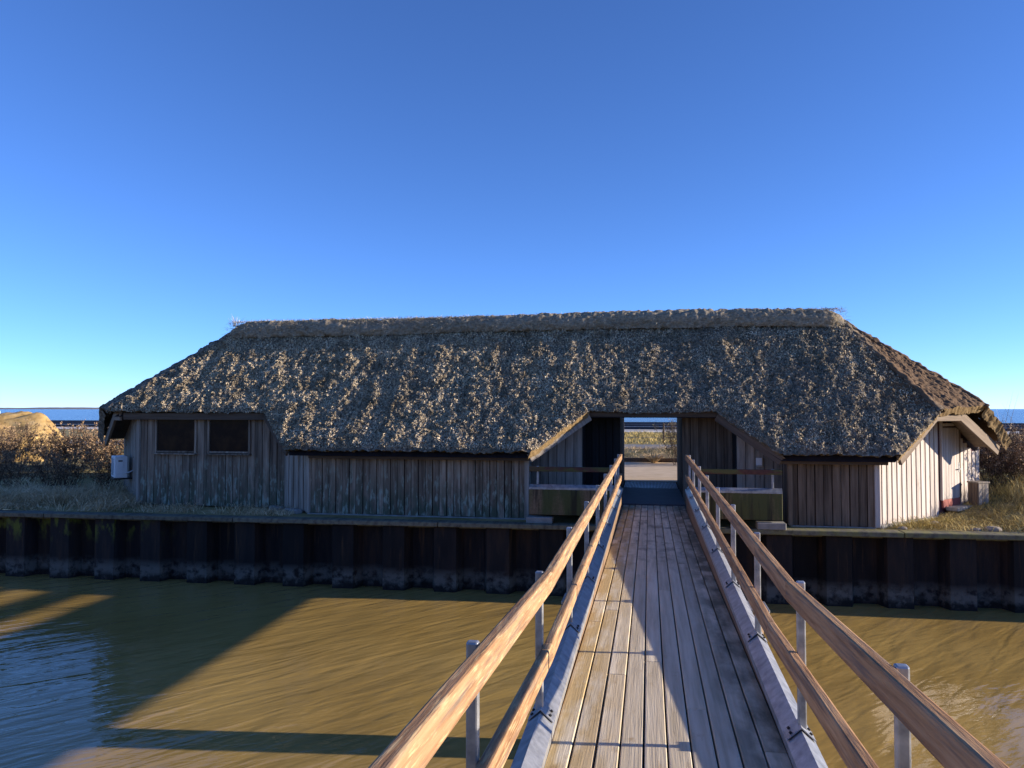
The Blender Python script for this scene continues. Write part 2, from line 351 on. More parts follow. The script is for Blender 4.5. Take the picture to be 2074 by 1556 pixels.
# ------------------------------------------------------------------ quay wall of steel sheet piles
qw = tag(empty('quay_wall', (0, 14.4, WZ)), 'rusty corrugated steel sheet pile quay wall with timber coping along the canal', 'quay wall')
P = 1.03; H0, H1 = WZ-1.2, -.62
def pile_me(front):
    # a U shaped sheet, open backwards or forwards
    pts = [(-.258, .13), (-.215, 0), (.215, 0), (.258, .13)] if front else [(-.258, .13), (-.20, .27), (.20, .27), (.258, .13)]
    bm = bmesh.new(); rows = []
    for z in (H0, H1):
        rows.append([bm.verts.new((x, y, z-WZ)) for x, y in pts] + [bm.verts.new((x, y+.014, z-WZ)) for x, y in reversed(pts)])
    n = len(rows[0])
    for i in range(n):
        bm.faces.new((rows[0][i], rows[0][(i+1) % n], rows[1][(i+1) % n], rows[1][i]))
    bm.faces.new(rows[1]); bmesh.ops.recalc_face_normals(bm, faces=bm.faces)
    me = bpy.data.meshes.new('sheet_pile'); bm.to_mesh(me); bm.free(); me.materials.append(M_pile); return me
pf, pb = pile_me(True), pile_me(False)
qa = math.atan(.03)
for i in range(-20, 26):
    xc = -13.25 + P*(i+13*0) + 13*P - 2.2 - 8.0
    for me, dx in ((pf, 0), (pb, P/2)):
        o = link('sheet_pile', me, qw); x = xc+dx
        o.location = (x, quayY(x)-14.4, 0); o.rotation_euler = (0, 0, qa)
for i in range(11):
    x0 = -25+i*4.2; x1 = x0+4.185
    a = Vector((x0, quayY(x0)-14.4+.05, -.565-WZ)); b = Vector((x1, quayY(x1)-14.4+.05, -.565-WZ))
    beam('coping_plank', a, b, .34, .09, M_coping, qw, bev=.012)
    a2 = a+Vector((0, .17, -.03)); b2 = b+Vector((0, .17, -.03))
    beam('waling', a2, b2, .2, .14, M_coping, qw, bev=.01)

# ------------------------------------------------------------------ footbridge
br = tag(empty('footbridge', (0, 0, 0)), 'narrow wooden footbridge with brown handrails on galvanized posts leading to the passage', 'footbridge')
XL, XR = -.4925, .653
def deck_z(y): return -.016*(y-3.5)
def beam_z(y): return .03+.011*(y-3.5)
pitch = (XR-XL)/10
joints = [[-2.2, 1.4, 6.15, 10.4, 14.75], [-2.2, 2.0, 6.55, 11.6, 14.75], [-2.2, 4.9, 9.3, 14.75], [-2.2, 3.3, 8.1, 12.4, 14.75], [-2.2, 5.2, 11.0, 14.75],
          [-2.2, 1.0, 7.4, 12.0, 14.75], [-2.2, 4.4, 10.2, 14.75], [-2.2, 2.4, 8.8, 13.1, 14.75], [-2.2, 5.65, 9.5, 14.75], [-2.2, 3.9, 8.4, 12.8, 14.75]]
for r in range(10):
    xc = XL+pitch*(r+.5)
    for a, b in zip(joints[r][:-1], joints[r][1:]):
        dz = random.uniform(-.002, .002)
        beam('deck_plank', (xc+random.uniform(-.001, .001), a+.003, deck_z(a)-.0225+dz), (xc, b-.003, deck_z(b)-.0225+dz), pitch-.0085, .045, M_plank, br, bev=.005)
for k in range(9):
    y = -1+k*1.9
    box('cross_beam', (.08, y, deck_z(y)-.15), (XR-XL-.006, .10, .15), M_side, br)
beam('dark_underlay', (.08, -2.2, deck_z(-2.2)-.062), (.08, 14.7, deck_z(14.7)-.062), XR-XL-.01, .02, M_backing, br, bev=0)  # added dark sheet that keeps light out of the plank gaps
POSTS = [3.95+1.52*k for k in range(-2, 8)]
POSTS[-1] = 14.3
def prism(name, prof, ya, yb, zf, mat, parent, lip=None):
    V = []; 
    for y in (ya, yb): V += [(x, y, z+zf(y)) for x, z in prof]
    n = len(prof); F = [(i, (i+1) % n, n+(i+1) % n, n+i) for i in range(n)] + [tuple(range(n))[::-1], tuple(range(n, 2*n))]
    return py_mesh(name, V, F, mat, parent)
def rail_z(y): return .80 + .06*max(0, 4.0-y)
for side, (xi, xo) in (('L', (XL-.003, XL-.12)), ('R', (XR+.003, XR+.12))):
    s = -1 if side == 'L' else 1
    sb = prism('side_beam', [(xi, -.5), (xo, -.5), (xo, 0), (xi, 0)], -2.3, 14.40, beam_z, M_side, br)
    xr = (xi+xo)/2
    cuts = [-2.3]+POSTS[:-1]+[14.42]
    for a, b in zip(cuts[:-1], cuts[1:]):
        e = .006*s; t = .004
        prof = [(xi-e, -.035), (xi-e, .006), (xr, .062), (xo+e, .006), (xo+e, -.035), (xo+e+t*s, -.035), (xo+e+t*s, .008), (xr, .068), (xi-e-t*s, .008), (xi-e-t*s, -.035)]
        prism('beam_cap', prof, a+.002, b-.002, beam_z, M_galv, sb)
    xp = xr + .012*s
    for y in POSTS:
        zb = beam_z(y)
        po = box('post', (xp, y, (zb+.05+rail_z(y)+.004)/2), (.040, .034, rail_z(y)+.004-zb-.05), M_galv, br, bev=.007, seg=2)
        # saddle bracket bolted over the cap
        m = MB(); L_ = .055; z0 = zb+.078
        for sx in (-1, 1):
            a = (xr, y-L_, z0); b = (xr, y+L_, z0); c = (xr+sx*.066, y+L_, z0-.060); d = (xr+sx*.066, y-L_, z0-.060)
            m.quad(a, b, c, d); m.quad(*[(p[0], p[1], p[2]+.006) for p in (a, b, c, d)]); m.quad(d, c, (c[0], c[1], c[2]+.006), (d[0], d[1], d[2]+.006))
            m.quad(a, d, (d[0], d[1], d[2]+.006), (a[0], a[1], a[2]+.006)); m.quad(b, c, (c[0], c[1], c[2]+.006), (b[0], b[1], b[2]+.006))
        bk = m.build('bracket', M_galv, br)
        for sx in (-1, 1):
            for dy in (-.028, .028):
                m = MB(); px = xr+sx*.045; pz = z0+.006-.041
                nrm = Vector((sx*.67, 0, .74)); m.cyl(Vector((px, y+dy, pz)), Vector((px, y+dy, pz))+nrm*.009, .008, .008, 6)
                m.build('bolt', M_black, bk)
    xrail = xp - s*(.020+.024)
    rj = [-2.2, 1.1, 3.98, 7.6 if s < 0 else 5.1, 11.2 if s < 0 else 9.6, 14.6]
    for a, b in zip(rj[:-1], rj[1:]):
        beam('handrail', (xrail, a+.002, rail_z(a)-.05), (xrail, b-.002, rail_z(b)-.05), .046, .105, M_rail, br, bev=.009, seg=2)
    rj = [-2.2, 1.1, 3.98 if s < 0 else 4.6, 6.0, 9.1, 12.2, 14.55]
    for a, b in zip(rj[:-1], rj[1:]):
        beam('lower_rail', (xrail, a+.002, rail_z(a)-.42), (xrail, b-.002, rail_z(b)-.42), .046, .095, M_rail, br, bev=.009, seg=2)
    # wing beam turning along the bank
    xw0, xw1 = xo, (-2.26 if s < 0 else 2.36)
    yw = 14.46; zt = beam_z(14.4)
    wb = box('wing_beam', ((xw0+xw1)/2, yw, zt-.255), (abs(xw1-xw0), .12, .51), M_side, br, bev=.006)
    V = []
    for x in (xw0, xw1): V += [(x, yw-.068, zt-.03), (x, yw-.068, zt+.008), (x, yw, zt+.062), (x, yw+.068, zt+.008), (x, yw+.068, zt-.03)]
    cp = py_mesh('wing_cap', V, [(0, 1, 6, 5), (1, 2, 7, 6), (2, 3, 8, 7), (3, 4, 9, 8), (0, 1, 2, 3, 4), (5, 6, 7, 8, 9)], M_galv, br)
    xq = xw1 - s*.16
    box('post', (xq, yw, (zt+.06+.56)/2), (.04, .034, .56-zt-.06), M_galv, br, bev=.006, seg=2)
    beam('wing_rail', (xw0-s*.0, yw-.045, .505), (xw1, yw-.045, .505), .045, .09, M_rail_wing, br, bev=.008)
    cbk = box('concrete_pad', (xw1-s*.2, yw+.02, -.46), (.5, .3, .12), M_concrete, br, bev=.01)
# pier under the bridge
for x in (-.72, .98):
    m = MB(); m.cyl((x, 8.05, WZ-1.0), (x, 8.05, -.36), .15, .14, 14); m.build('pier_post', M_side, br)
    box('pier_cap', (x, 8.05, -.345), (.36, .36, .03), M_galv, br)
box('pier_beam', (.13, 8.05, -.62), (1.42, .16, .20), M_side, br)

# ------------------------------------------------------------------ thatched building
hb = tag(empty('thatched_building', (0, 14.85, -.5)), 'long low wooden building with hipped thatched roof and a passage through it', 'building')
hb_inv = Matrix.Translation((0, -14.85, .5))
class Rooted:                                     # parts are modelled in world space, then moved under the root
    pass
def under(o, root=hb):
    o.parent = root; o.matrix_parent_inverse = Matrix.Translation(-root.location); return o

def zf(y): return .88 + .952*(y-14.35)
nF = Vector((0, -.952, 1)).normalized()
def roof_disp(x, y, z, amp=1.0):
    v = (y-14.35)*1.38
    d = .050*(vn(x*3.1, v*.7+3, z*0)-.5) + .055*(vn(x*6.3+7, v*2.6)-.5) + .058*(vn(x*15.0, v*11.0+5)-.5) + .040*(vn(x*31.0, v*27.0+9)-.5)
    d += .06*(vn(x*.6, v*.5+11)-.5)
    return d*amp
def patch(y0, y1, xa, xb, step=.021, edges=(), extra_end=None):
    """grid on the front slope between two rows; xa/xb give the row ends"""
    r = max(2, int((y1-y0)*1.38/step)); c = max(2, int(max(abs(xb(y0)-xa(y0)), abs(xb(y1)-xa(y1)))/step))
    Y = np.linspace(y0, y1, r)[:, None]*np.ones((1, c)); T = np.linspace(0, 1, c)[None, :]
    X = xa(Y)*(1-T)+xb(Y)*T
    return X, Y
def seg_dist(X, Y, a, b):
    ax, ay = a; bx_, by_ = b; dx, dy = bx_-ax, by_-ay
    t = np.clip(((X-ax)*dx+(Y-ay)*dy)/(dx*dx+dy*dy), 0, 1)
    return np.hypot(X-ax-t*dx, (Y-ay-t*dy)*1.2)
EAVE = [(-11.97, 15.16), (-8.15, 15.16), (-7.27, 14.35), (-2.22, 14.35), (-1.15, 15.16), (1.275, 15.16), (2.33, 14.35), (4.34, 14.35), (5.33, 15.20)]
def front_z(X, Y):
    d = np.full(X.shape, 9.0)
    for a, b in zip(EAVE[:-1], EAVE[1:]): d = np.minimum(d, seg_dist(X, Y, a, b))
    disp = roof_disp(X, Y, 0)
    drop = .06*np.clip(1-d/.14, 0, 1)**2
    return zf(Y) - drop, disp
lin = lambda p, q: (lambda y: p[0]+(q[0]-p[0])*(y-p[1])/(q[1]-p[1]))
RT = 17.12
patches = [
    patch(15.16, RT, lin((-11.97, 15.16), (-10.05, RT)), lin((5.28, 15.16), (4.05, RT))),
    patch(14.35, 15.16, lin((-7.27, 14.35), (-8.15, 15.16)), lin((-2.22, 14.35), (-1.15, 15.16))),
    patch(14.35, 15.16, lin((2.33, 14.35), (1.275, 15.16)), lin((4.34, 14.35), (5.28, 15.16)))]
AV, AF, off = [], [], 0
bnd = []
for X, Y in patches:
    Z, D = front_z(X, Y)
    Vp = np.stack([X+nF.x*D, Y+nF.y*D, Z+nF.z*D], -1)
    AV.append(Vp.reshape(-1, 3)); AF.append(gridF(*X.shape, off)); off += X.size
    bnd.append(Vp)
def skirt(top, dirv, drop=.16, inset=.26, rows=9):
    """thickness of the thatch below an eave line"""
    global off
    top = np.asarray(top); n = len(top); R = []
    for k in range(rows):
        t = k/(rows-1); q = top.copy()
        q[:, 2] -= drop*t; q[:, 0] += dirv[0]*inset*t; q[:, 1] += dirv[1]*inset*t
        if 0 < k: 
            j = .022*(vn(q[:, 0]*25, q[:, 1]*25+q[:, 2]*31, q[:, 2]*9)-.5)*2
            q[:, 0] -= dirv[0]*j; q[:, 1] -= dirv[1]*j; q[:, 2] += j*.5
        R.append(q)
    return np.array(R), gridF(rows, n)
SK = {True: ([], []), False: ([], [])}
def add_skirt(top, dirv, sun_edge=False, **k):
    R, F = skirt(top, dirv, **k); Vs, Fs = SK[sun_edge]; n0 = sum(len(v) for v in Vs); Vs.append(R.reshape(-1, 3)); Fs.append(F+n0)
P1, P2, P3 = bnd
def rowsel(Vp, x0, x1):
    r = Vp[0]; return r[(r[:, 0] >= x0-.02) & (r[:, 0] <= x1+.02)]
for tp in (rowsel(P1, -11.97, -8.15), rowsel(P1, -1.15, 1.275), P2[0], P3[0]): add_skirt(tp, (0, 1), drop=.03)
add_skirt(P2[:, 0], (.7, .7), drop=.10, inset=.14); add_skirt(P3[:, 0], (.7, .7), drop=.10, inset=.14)
add_skirt(P2[:, -1], (-.7, .7), sun_edge=True, drop=.14, inset=.08); add_skirt(P3[:, -1], (-.7, .7), sun_edge=True, drop=.14, inset=.08)
# hip ends: generic triangular / quad patches with noise
def tri_patch(A, B, Cc, n, amp=1.0):
    A, B, Cc = map(np.array, (A, B, Cc)); nn = np.cross(B-A, Cc-A); nn = nn/np.linalg.norm(nn)
    if nn[2] < 0: nn = -nn
    r = n; c = n
    t = np.linspace(0, 1, r)[:, None, None]; s = np.linspace(0, 1, c)[None, :, None]
    Q = A*(1-t) + (B*(1-s)+Cc*s)*t
    d = roof_disp(Q[..., 0]*.9+Q[..., 1]*.5, Q[..., 1]+Q[..., 2], 0)*amp
    edge = np.minimum(np.minimum(t[..., 0]*0+s[..., 0], 1-s[..., 0])*8, 1)
    return Q + nn*(d*(.35+.65*edge))[..., None]
ER = (4.05, 17.2, 3.56); EL = (-10.05, 17.2, 3.56)
BL = (5.30, 15.17, zf(15.17)); BR = (6.50, 16.20, 1.74); DR = (7.22, 16.95, 1.00)
LL = (-11.97, 15.16, zf(15.16)); L2 = (-12.75, 15.95, 1.70); LD = (-13.45, 16.75, .98)
hips = [tri_patch(ER, BL, BR, 120, .8), tri_patch(ER, BR, DR, 90), tri_patch(ER, DR, (6.0, 20.2, .9), 30), tri_patch(EL, L2, LL, 90), tri_patch(EL, LD, L2, 60),
        tri_patch(EL, (-12.4, 20.2, .9), LD, 30)]
for Q in hips:
    AV.append(Q.reshape(-1, 3)); AF.append(gridF(Q.shape[0], Q.shape[1], off)); off += Q.shape[0]*Q.shape[1]
add_skirt(hips[0][-1], (-.7, .7), sun_edge=True, drop=.14, inset=.12); add_skirt(hips[1][-1], (-.7, .7), sun_edge=True, drop=.20, inset=.12)
add_skirt(hips[3][-1], (.7, .7), drop=.12, inset=.12); add_skirt(hips[4][-1], (.7, .7), drop=.20, inset=.12)
# back slope
bxs = np.linspace(0, 1, 40)[None, :]; bt = np.linspace(0, 1, 12)[:, None]
BXX = (-10.05*(1-bxs)+4.05*bxs)*(1-bt)+(-12.4*(1-bxs)+6.0*bxs)*bt; BYY = 17.2+3.0*bt+0*bxs; BZZ = 3.56-2.66*bt+0*bxs
AV.append(np.stack([BXX, BYY, BZZ], -1).reshape(-1, 3)); BF = gridF(12, 40, off)
bc = np.concatenate(AV)[BF].mean(1); AF.append(BF[~((np.abs(bc[:, 0]) < 1.5) & (bc[:, 2] < 1.85))]); off += 480
roof = under(np_mesh('roof', np.concatenate(AV), np.concatenate(AF), M_thatch, smooth=True))
def kid(o, par):                                   # child of a part that is itself parented with an inverse
    o.parent = par; o.matrix_parent_inverse = Matrix.Identity(4); return o
for g_ in (True, False):
    n0 = 0
    for Vs, Fs in zip(*SK[g_]):
        kid(np_mesh('thatch_edge', Vs, Fs-n0, M_reedcut_lit if g_ else M_thatch, smooth=True), roof); n0 += len(Vs)  # sun-facing edges coloured golden, shaded eaves coloured as dark thatch
def hip_roll(A, B, rad, n=150):
    A = np.array(A); B = np.array(B); t = np.linspace(0, 1, n)[:, None]; ax = (B-A)/np.linalg.norm(B-A)
    e1 = np.cross(ax, [0, 0, 1.]); e1 /= np.linalg.norm(e1); e2 = np.cross(e1, ax)
    an_ = np.linspace(0, 2*math.pi, 15)[None, :]; cc = A+(B-A)*t
    R = rad*(1+.7*(vn(t*n*.11+an_*0, an_*1.3)-.5)+.8*(vn(t*n*.33+an_*0, an_*2.7+4)-.5))
    Q = cc[:, None, :]+(np.cos(an_)*R)[..., None]*e1+(np.sin(an_)*R*.8)[..., None]*e2
    return Q.reshape(-1, 3), gridF(n, 15)
for A_, B_ in ((ER, BL), (ER, BR), (EL, LL), (EL, L2)):
    Vh, Fh = hip_roll(np.array(A_)-[0, 0, .05], np.array(B_)-[0, 0, .05], .075); kid(np_mesh('hip', Vh, Fh, M_thatch, smooth=True), roof)
# underside, closing the roof
U = []
def und(pts): U.append(pts)
ux = .12
m = MB()
def uz(y): return zf(y)-.33
m.quad((-11.85, 15.27, uz(15.27)+.05), (5.2, 15.27, uz(15.27)+.05), (4.0, 17.2, uz(17.2)), (-10, 17.2, uz(17.2)))
m.quad((-7.2, 14.46, uz(14.46)+.05), (-2.25, 14.46, uz(14.46)+.05), (-1.15, 15.28, uz(15.28)+.05), (-8.1, 15.28, uz(15.28)+.05))
m.quad((2.36, 14.46, uz(14.46)+.05), (4.28, 14.46, uz(14.46)+.05), (5.2, 15.28, uz(15.28)+.05), (1.3, 15.28, uz(15.28)+.05))
kid(m.build('underside', M_backing), roof)
# reed ends and moss flakes standing out of the front slope
def flakes(n, weight):
    X = rng.uniform(-11.9, 5.3, n*5); Y = rng.uniform(14.38, RT, n*5)
    ok = np.ones(len(X), bool)
    lo = Y < 15.16; t = (Y-14.35)/.81
    inP2 = (X > -7.27-.88*t) & (X < -2.22+1.07*t); inP3 = (X > 2.33-1.055*t) & (X < 4.34+.96*t)
    ok &= ~lo | inP2 | inP3
    t2 = (Y-15.16)/1.96
    ok &= lo | ((X > -11.97+1.92*t2+.05) & (X < 5.28-1.23*t2-.05))
    ok &= rng.random(len(X)) < weight(X, Y)
    X, Y = X[ok][:n], Y[ok][:n]
    Z, D = front_z(X, Y)
    p = np.stack([X, Y+nF.y*D, Z+nF.z*D], -1)
    m_ = len(p)
    nrm = np.array(nF)[None, :]; down = np.array([0, -.724, -.69])[None, :]; side = np.array([1., 0, 0])[None, :]
    nf = nrm*.75 + rng.normal(0, .5, (m_, 3)) + side*.30; nf /= np.linalg.norm(nf, axis=1, keepdims=True)  # flakes leaned towards +X, shaped to catch more sun
    dirv = down + side*rng.normal(0, .7, (m_, 1)); dirv = dirv - nf*(dirv*nf).sum(1, keepdims=True)
    dirv /= np.linalg.norm(dirv, axis=1, keepdims=True)
    w = np.cross(dirv, nf)
    L = rng.uniform(.016, .042, (m_, 1)); W = rng.uniform(.005, .012, (m_, 1))
    p = p + nrm*rng.uniform(.0, .018, (m_, 1))
    b = p - dirv*L*.3
    V = np.stack([b-w*W*.6, b+w*W*.6, b+dirv*L+w*W, b+dirv*L-w*W], 1).reshape(-1, 3)
    F = np.arange(m_*4).reshape(-1, 4)
    return V, F
wt = lambda X, Y: np.clip(.30+.75*np.clip((2.5-X)/9, 0, 1)*(.55+.45*np.clip((17-Y)/2.2, 0, 1)), 0, 1)*(.35+1.0*vn(X*2.0, Y*2.0+40))
V, F = flakes(210000, wt)
tag(kid(np_mesh('moss_flakes', V, F, M_flake), roof), kind='stuff')
# ridge roll
NX, NA = 760, 34
xs = np.linspace(-10.14, 4.12, NX); an = np.linspace(math.radians(-28), math.radians(208), NA)
endf = np.clip(np.minimum((xs+10.14)/.6, (4.12-xs)/.6), 0, 1); endf = np.sqrt(1-(1-endf)**2)
XX = xs[:, None]*np.ones((1, NA)); AA = an[None, :]*np.ones((NX, 1))
R_ = (.285+.07*(vn(XX*1.2, AA*1.0)-.5)+.06*(vn(XX*9, AA*4)-.5)+.035*(vn(XX*26, AA*12)-.5))*(.25+.75*endf[:, None])
RY = 17.22-np.cos(AA)*R_*1.10; RZ = 3.53+np.sin(AA)*R_*.95-.10*(1-endf[:, None]) + .07*(vn(XX*.5, XX*0+2)-.5)
rd = kid(np_mesh('ridge', np.stack([XX, RY, RZ], -1), gridF(NX, NA), M_ridge, smooth=True), roof)
def blade_mesh(name, base, dirv, L, W, bend, mat, parent=None):
    """thin curved blades: base (n,3), dirv (n,3) unit, L, W, bend (n,) sideways sag"""
    n = len(base); dirv = dirv/np.linalg.norm(dirv, axis=1, keepdims=True)
    side = np.cross(dirv, np.array([0, 0, 1.])+rng.normal(0, .3, (n, 3))); side /= np.linalg.norm(side, axis=1, keepdims=True)+1e-6
    L = L[:, None]; W = W[:, None]; bend = bend[:, None]
    hz = dirv*np.array([1, 1, 0]); hz = hz/(np.linalg.norm(hz, axis=1, keepdims=True)+1e-6)
    mid = base+dirv*L*.55+hz*bend*L*.18; tip = base+dirv*L*.95+hz*bend*L*.6-np.array([0, 0, 1.])*bend*L*.28
    V = np.stack([base-side*W, base+side*W, mid-side*W*.75, mid+side*W*.75, tip], 1).reshape(-1, 3)
    k = np.arange(n)[:, None]*5
    F = np.concatenate([k+np.array([[0, 1, 2]]), k+np.array([[1, 3, 2]]), k+np.array([[2, 3, 4]])], 0)
    return np_mesh(name, V, F, mat, parent)
n = 12000
x = rng.uniform(-10.1, 4.1, n); a = rng.uniform(math.radians(-20), math.radians(120), n)
base = np.stack([x, 17.22-np.cos(a)*.29, 3.53+np.sin(a)*.26], -1)
dv = np.stack([rng.normal(0, 1, n), -np.cos(a)*.5+rng.normal(0, .3, n), np.sin(a)*.45+rng.normal(0, .3, n)], -1)
tag(kid(blade_mesh('loose_straw', base, dv, rng.uniform(.04, .12, n), np.full(n, .004), rng.uniform(.4, 1.6, n), M_straw), rd), kind='stuff')

# --- walls of boards
def wall(A, B, z0, z1, pitch, mat, out, skip=None, backing=M_backing, ov=.014, proud=.02, gap=False):
    """backing panel with boards; A->B in plan, out = outward normal (x, y); z1 may be f(s)"""
    A = Vector((*A, 0)); B = Vector((*B, 0)); d = (B-A); L = d.length; d.normalize(); o = Vector((*out, 0)).normalized()
    ztop = z1 if callable(z1) else (lambda s: z1)
    zm = max(ztop(s*L/8) for s in range(9)) if callable(z1) else z1
    ang = math.atan2(d.y, d.x)
    c = (A+B)/2 - o*.045
    if callable(z1):
        N = 24; Vv = []
        for k in range(N+1):
            s = L*k/N; p = A+d*s-o*.015
            for q, zz in ((p, z0), (p, ztop(s)), (p-o*.06, ztop(s)), (p-o*.06, z0)): Vv.append((q.x, q.y, zz))
        Ff = [tuple(4*k+i for i in f) for k in range(N) for f in ((0, 1, 5, 4), (1, 2, 6, 5), (2, 3, 7, 6), (3, 0, 4, 7))]
        w = py_mesh('wall', Vv, Ff, backing); under(w)
    else:
        w = box('wall', (c.x, c.y, (z0+zm)/2), (L, .06, zm-z0), backing, rz=ang, bev=0); under(w)
    wi = (Matrix.Translation((-c.x, -c.y, -(z0+zm)/2)) if False else None)
    n = max(1, round(L/pitch)); pt = L/n
    for i in range(n):
        s = (i+.5)*pt; p = A+d*s
        zt = min(ztop(s-.4*pt), ztop(s+.4*pt)) if callable(z1) else z1
        zb = z0+random.uniform(-.006, .012)
        if skip:
            r = skip(s, p.x)
            if r == 'none': continue
            if r is not None: zt = r
        if gap: wd, off_ = pt-.042, .0
        else: wd, off_ = (pt-.010+random.uniform(-.006, .002), proud if i % 2 else 0)
        q = p + o*(off_+.0)
        h = round(zt-zb, 2)
        me = box_me(round(wd, 3), .022, h, mat, .003)
        b = bpy.data.objects.new('board', me); C.objects.link(b)
        b.parent = w
        mw = Matrix.Translation((q.x, q.y, zb+h/2)) @ Matrix.Rotation(ang, 4, 'Z')
        b.matrix_local = (w.matrix_basis.inverted() @ mw)
    return w
FY = 14.85; G0 = -.50
# forward front wall, left of the passage
wall((-6.95, FY), (-2.38, FY), G0, .80, .148, M_board, (0, -1))
wall((2.55, FY), (4.06, FY), G0, .80, .148, M_board_brown, (0, -1))
# window wall and the slanted return
def win_skip(s, x):
    for a, b in ((-10.90, -9.92), (-9.60, -8.62)):
        if a-.03 < x < b+.03: return .64
    return None
wall((-11.3, 15.45), (-7.8, 15.45), G0, 1.56, .172, M_board, (0, -1), skip=win_skip, proud=.0, ov=-.004)
wall((-7.8, 15.45), (-6.95, FY), G0, 1.2, .105, M_board_grey, (-.6, -.8), proud=.012)
# left end wall
wall((-13.1, 17.3), (-11.3, 15.45), G0, lambda s: 1.0+.52*min(1, s/.9), .12, M_board_grey, (-.7, -.7), proud=.012)
# returns and back walls of the recess
wall((-2.38, FY), (-2.38, 15.45), G0, 1.1, .15, M_board_grey, (1, 0), proud=0, ov=-.004)
wall((2.55, 15.45), (2.55, FY), G0, 1.1, .15, M_board_brown, (-1, 0), proud=0, ov=-.004)
wall((-2.37, 15.45), (-1.33, 15.45), G0, 1.56, .162, M_board_grey, (0, -1), proud=0, ov=-.004)
wall((1.68, 15.45), (2.54, 15.45), G0, 1.56, .162, M_board_grey, (0, -1), proud=0, ov=-.004)
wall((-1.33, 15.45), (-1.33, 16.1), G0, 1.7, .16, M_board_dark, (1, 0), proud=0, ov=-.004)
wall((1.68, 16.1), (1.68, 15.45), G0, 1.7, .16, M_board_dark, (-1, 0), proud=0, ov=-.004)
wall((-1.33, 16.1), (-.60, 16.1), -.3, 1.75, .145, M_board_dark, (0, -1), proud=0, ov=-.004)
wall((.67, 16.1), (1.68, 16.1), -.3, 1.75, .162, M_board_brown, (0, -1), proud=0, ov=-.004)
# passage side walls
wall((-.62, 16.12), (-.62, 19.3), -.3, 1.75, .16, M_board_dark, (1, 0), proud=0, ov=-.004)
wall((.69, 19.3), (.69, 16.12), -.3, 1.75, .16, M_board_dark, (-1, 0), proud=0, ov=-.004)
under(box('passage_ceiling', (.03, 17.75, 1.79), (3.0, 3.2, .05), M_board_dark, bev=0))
# sunlit end wall with a door
WA, WB = Vector((4.06, 14.85)), Vector((6.98, 17.93)); WL = (WB-WA).length; wd_ = (WB-WA)/WL; wn_ = Vector((wd_.y, -wd_.x))
def end_top(s):
    if s < 1.45: return .78+(1.56-.78)*s/1.45
    if s < 2.55: return 1.56
    return max(.75, 1.56-(s-2.55)*.56)
D0, D1 = 2.52, 3.26
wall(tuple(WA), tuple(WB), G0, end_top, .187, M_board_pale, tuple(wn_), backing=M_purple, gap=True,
     skip=lambda s, x: ('none' if D0-.06 < s < D1+.06 else None))
def wp(s, o, z): p = WA+wd_*s+wn_*o; return Vector((p.x, p.y, z))
wang = math.atan2(wd_.y, wd_.x)
dr = under(box('door', wp((D0+D1)/2, .012, .545), (D1-D0-.08, .03, 1.45), M_board_pale, rz=wang, bev=.003))
def dkid(name, c, size, mat, bev=.002):
    o = box(name, (0, 0, 0), size, mat, dr, bev=bev); o.location = c; return o
for k in range(6): dkid('board', (-.30+.12*k, -.019, 0), (.113, .012, 1.43), M_board_pale)
dkid('handle', (.30, -.075, -.13), (.12, .018, .018), M_galv); dkid('lock_plate', (.33, -.028, -.10), (.04, .006, .2), M_galv)
dkid('threshold_panel', (0, -.004, -.81), (.74, .04, .17), M_red)
for s, w in ((D0-.02, .05), (D1+.02, .05)):
    under(box('door_frame', wp(s, .02, .62), (w, .05, 1.62), M_board_brown if s > 3 else M_board_pale, rz=wang))
under(box('door_frame', wp((D0+D1)/2, .02, 1.33), (D1-D0-.02, .05, .06), M_board_pale, rz=wang))
under(box('doorstep', wp((D0+D1)/2+.05, .16, -.36), (.7, .24, .08), M_concrete, rz=wang, bev=.015))
# dark rear walls so that the shell is closed
for a, b in (((6.98, 17.93), (5.2, 19.7)), ((5.2, 19.72), (.75, 19.72)), ((-.68, 19.72), (-12.0, 19.72)), ((-12.0, 19.7), (-13.1, 17.3))):
    A = Vector((*a, 0)); B = Vector((*b, 0)); d = B-A
    under(box('rear_wall', ((A.x+B.x)/2, (A.y+B.y)/2, .3), (d.length, .08, 1.6), M_board_brown, rz=math.atan2(d.y, d.x), bev=0))
# corner boards
for x, y, z1, m_ in ((-11.33, 15.43, 1.5, M_board_grey), (-6.96, 14.83, .75, M_board_grey), (-2.37, 14.82, .72, M_board_grey), (2.56, 14.82, .74, M_board_brown), (4.07, 14.81, .76, M_board_pale)):
    under(box('corner_board', (x, y, (G0+z1)/2), (.09, .05, z1-G0), m_, rz=-.35 if x < -6 else .0))
# fascias and barge boards
def tb(name, p, q, w, h, m_=M_beam, **k): return under(beam(name, p, q, w, h, m_, **k))
tb('fascia', (-6.85, 14.60, .72), (-2.24, 14.60, .72), .05, .15); tb('fascia', (2.36, 14.60, .72), (4.2, 14.60, .72), .05, .15)
tb('fascia', (-11.6, 15.27, 1.485), (-8.18, 15.27, 1.485), .05, .15)
tb('lintel', (-1.2, 15.30, 1.55), (1.32, 15.30, 1.55), .06, .12)
tb('barge_board', (-2.27, 14.50, .70), (-1.17, 15.27, 1.50), .05, .17, M_board_grey)
tb('barge_board', (2.37, 14.50, .70), (1.30, 15.27, 1.50), .05, .17, M_beam)
tb('barge_board', (-8.16, 15.24, 1.47), (-7.28, 14.52, .74), .05, .13)
HP = [Vector((4.34, 14.46, .74)), Vector((5.25, 15.36, 1.52)), Vector((5.92, 16.02, 1.52)), Vector((6.98, 17.02, .80))]
for a, b in zip(HP[:-1], HP[1:]): tb('barge_board', a, b, .06, .20, M_barge)
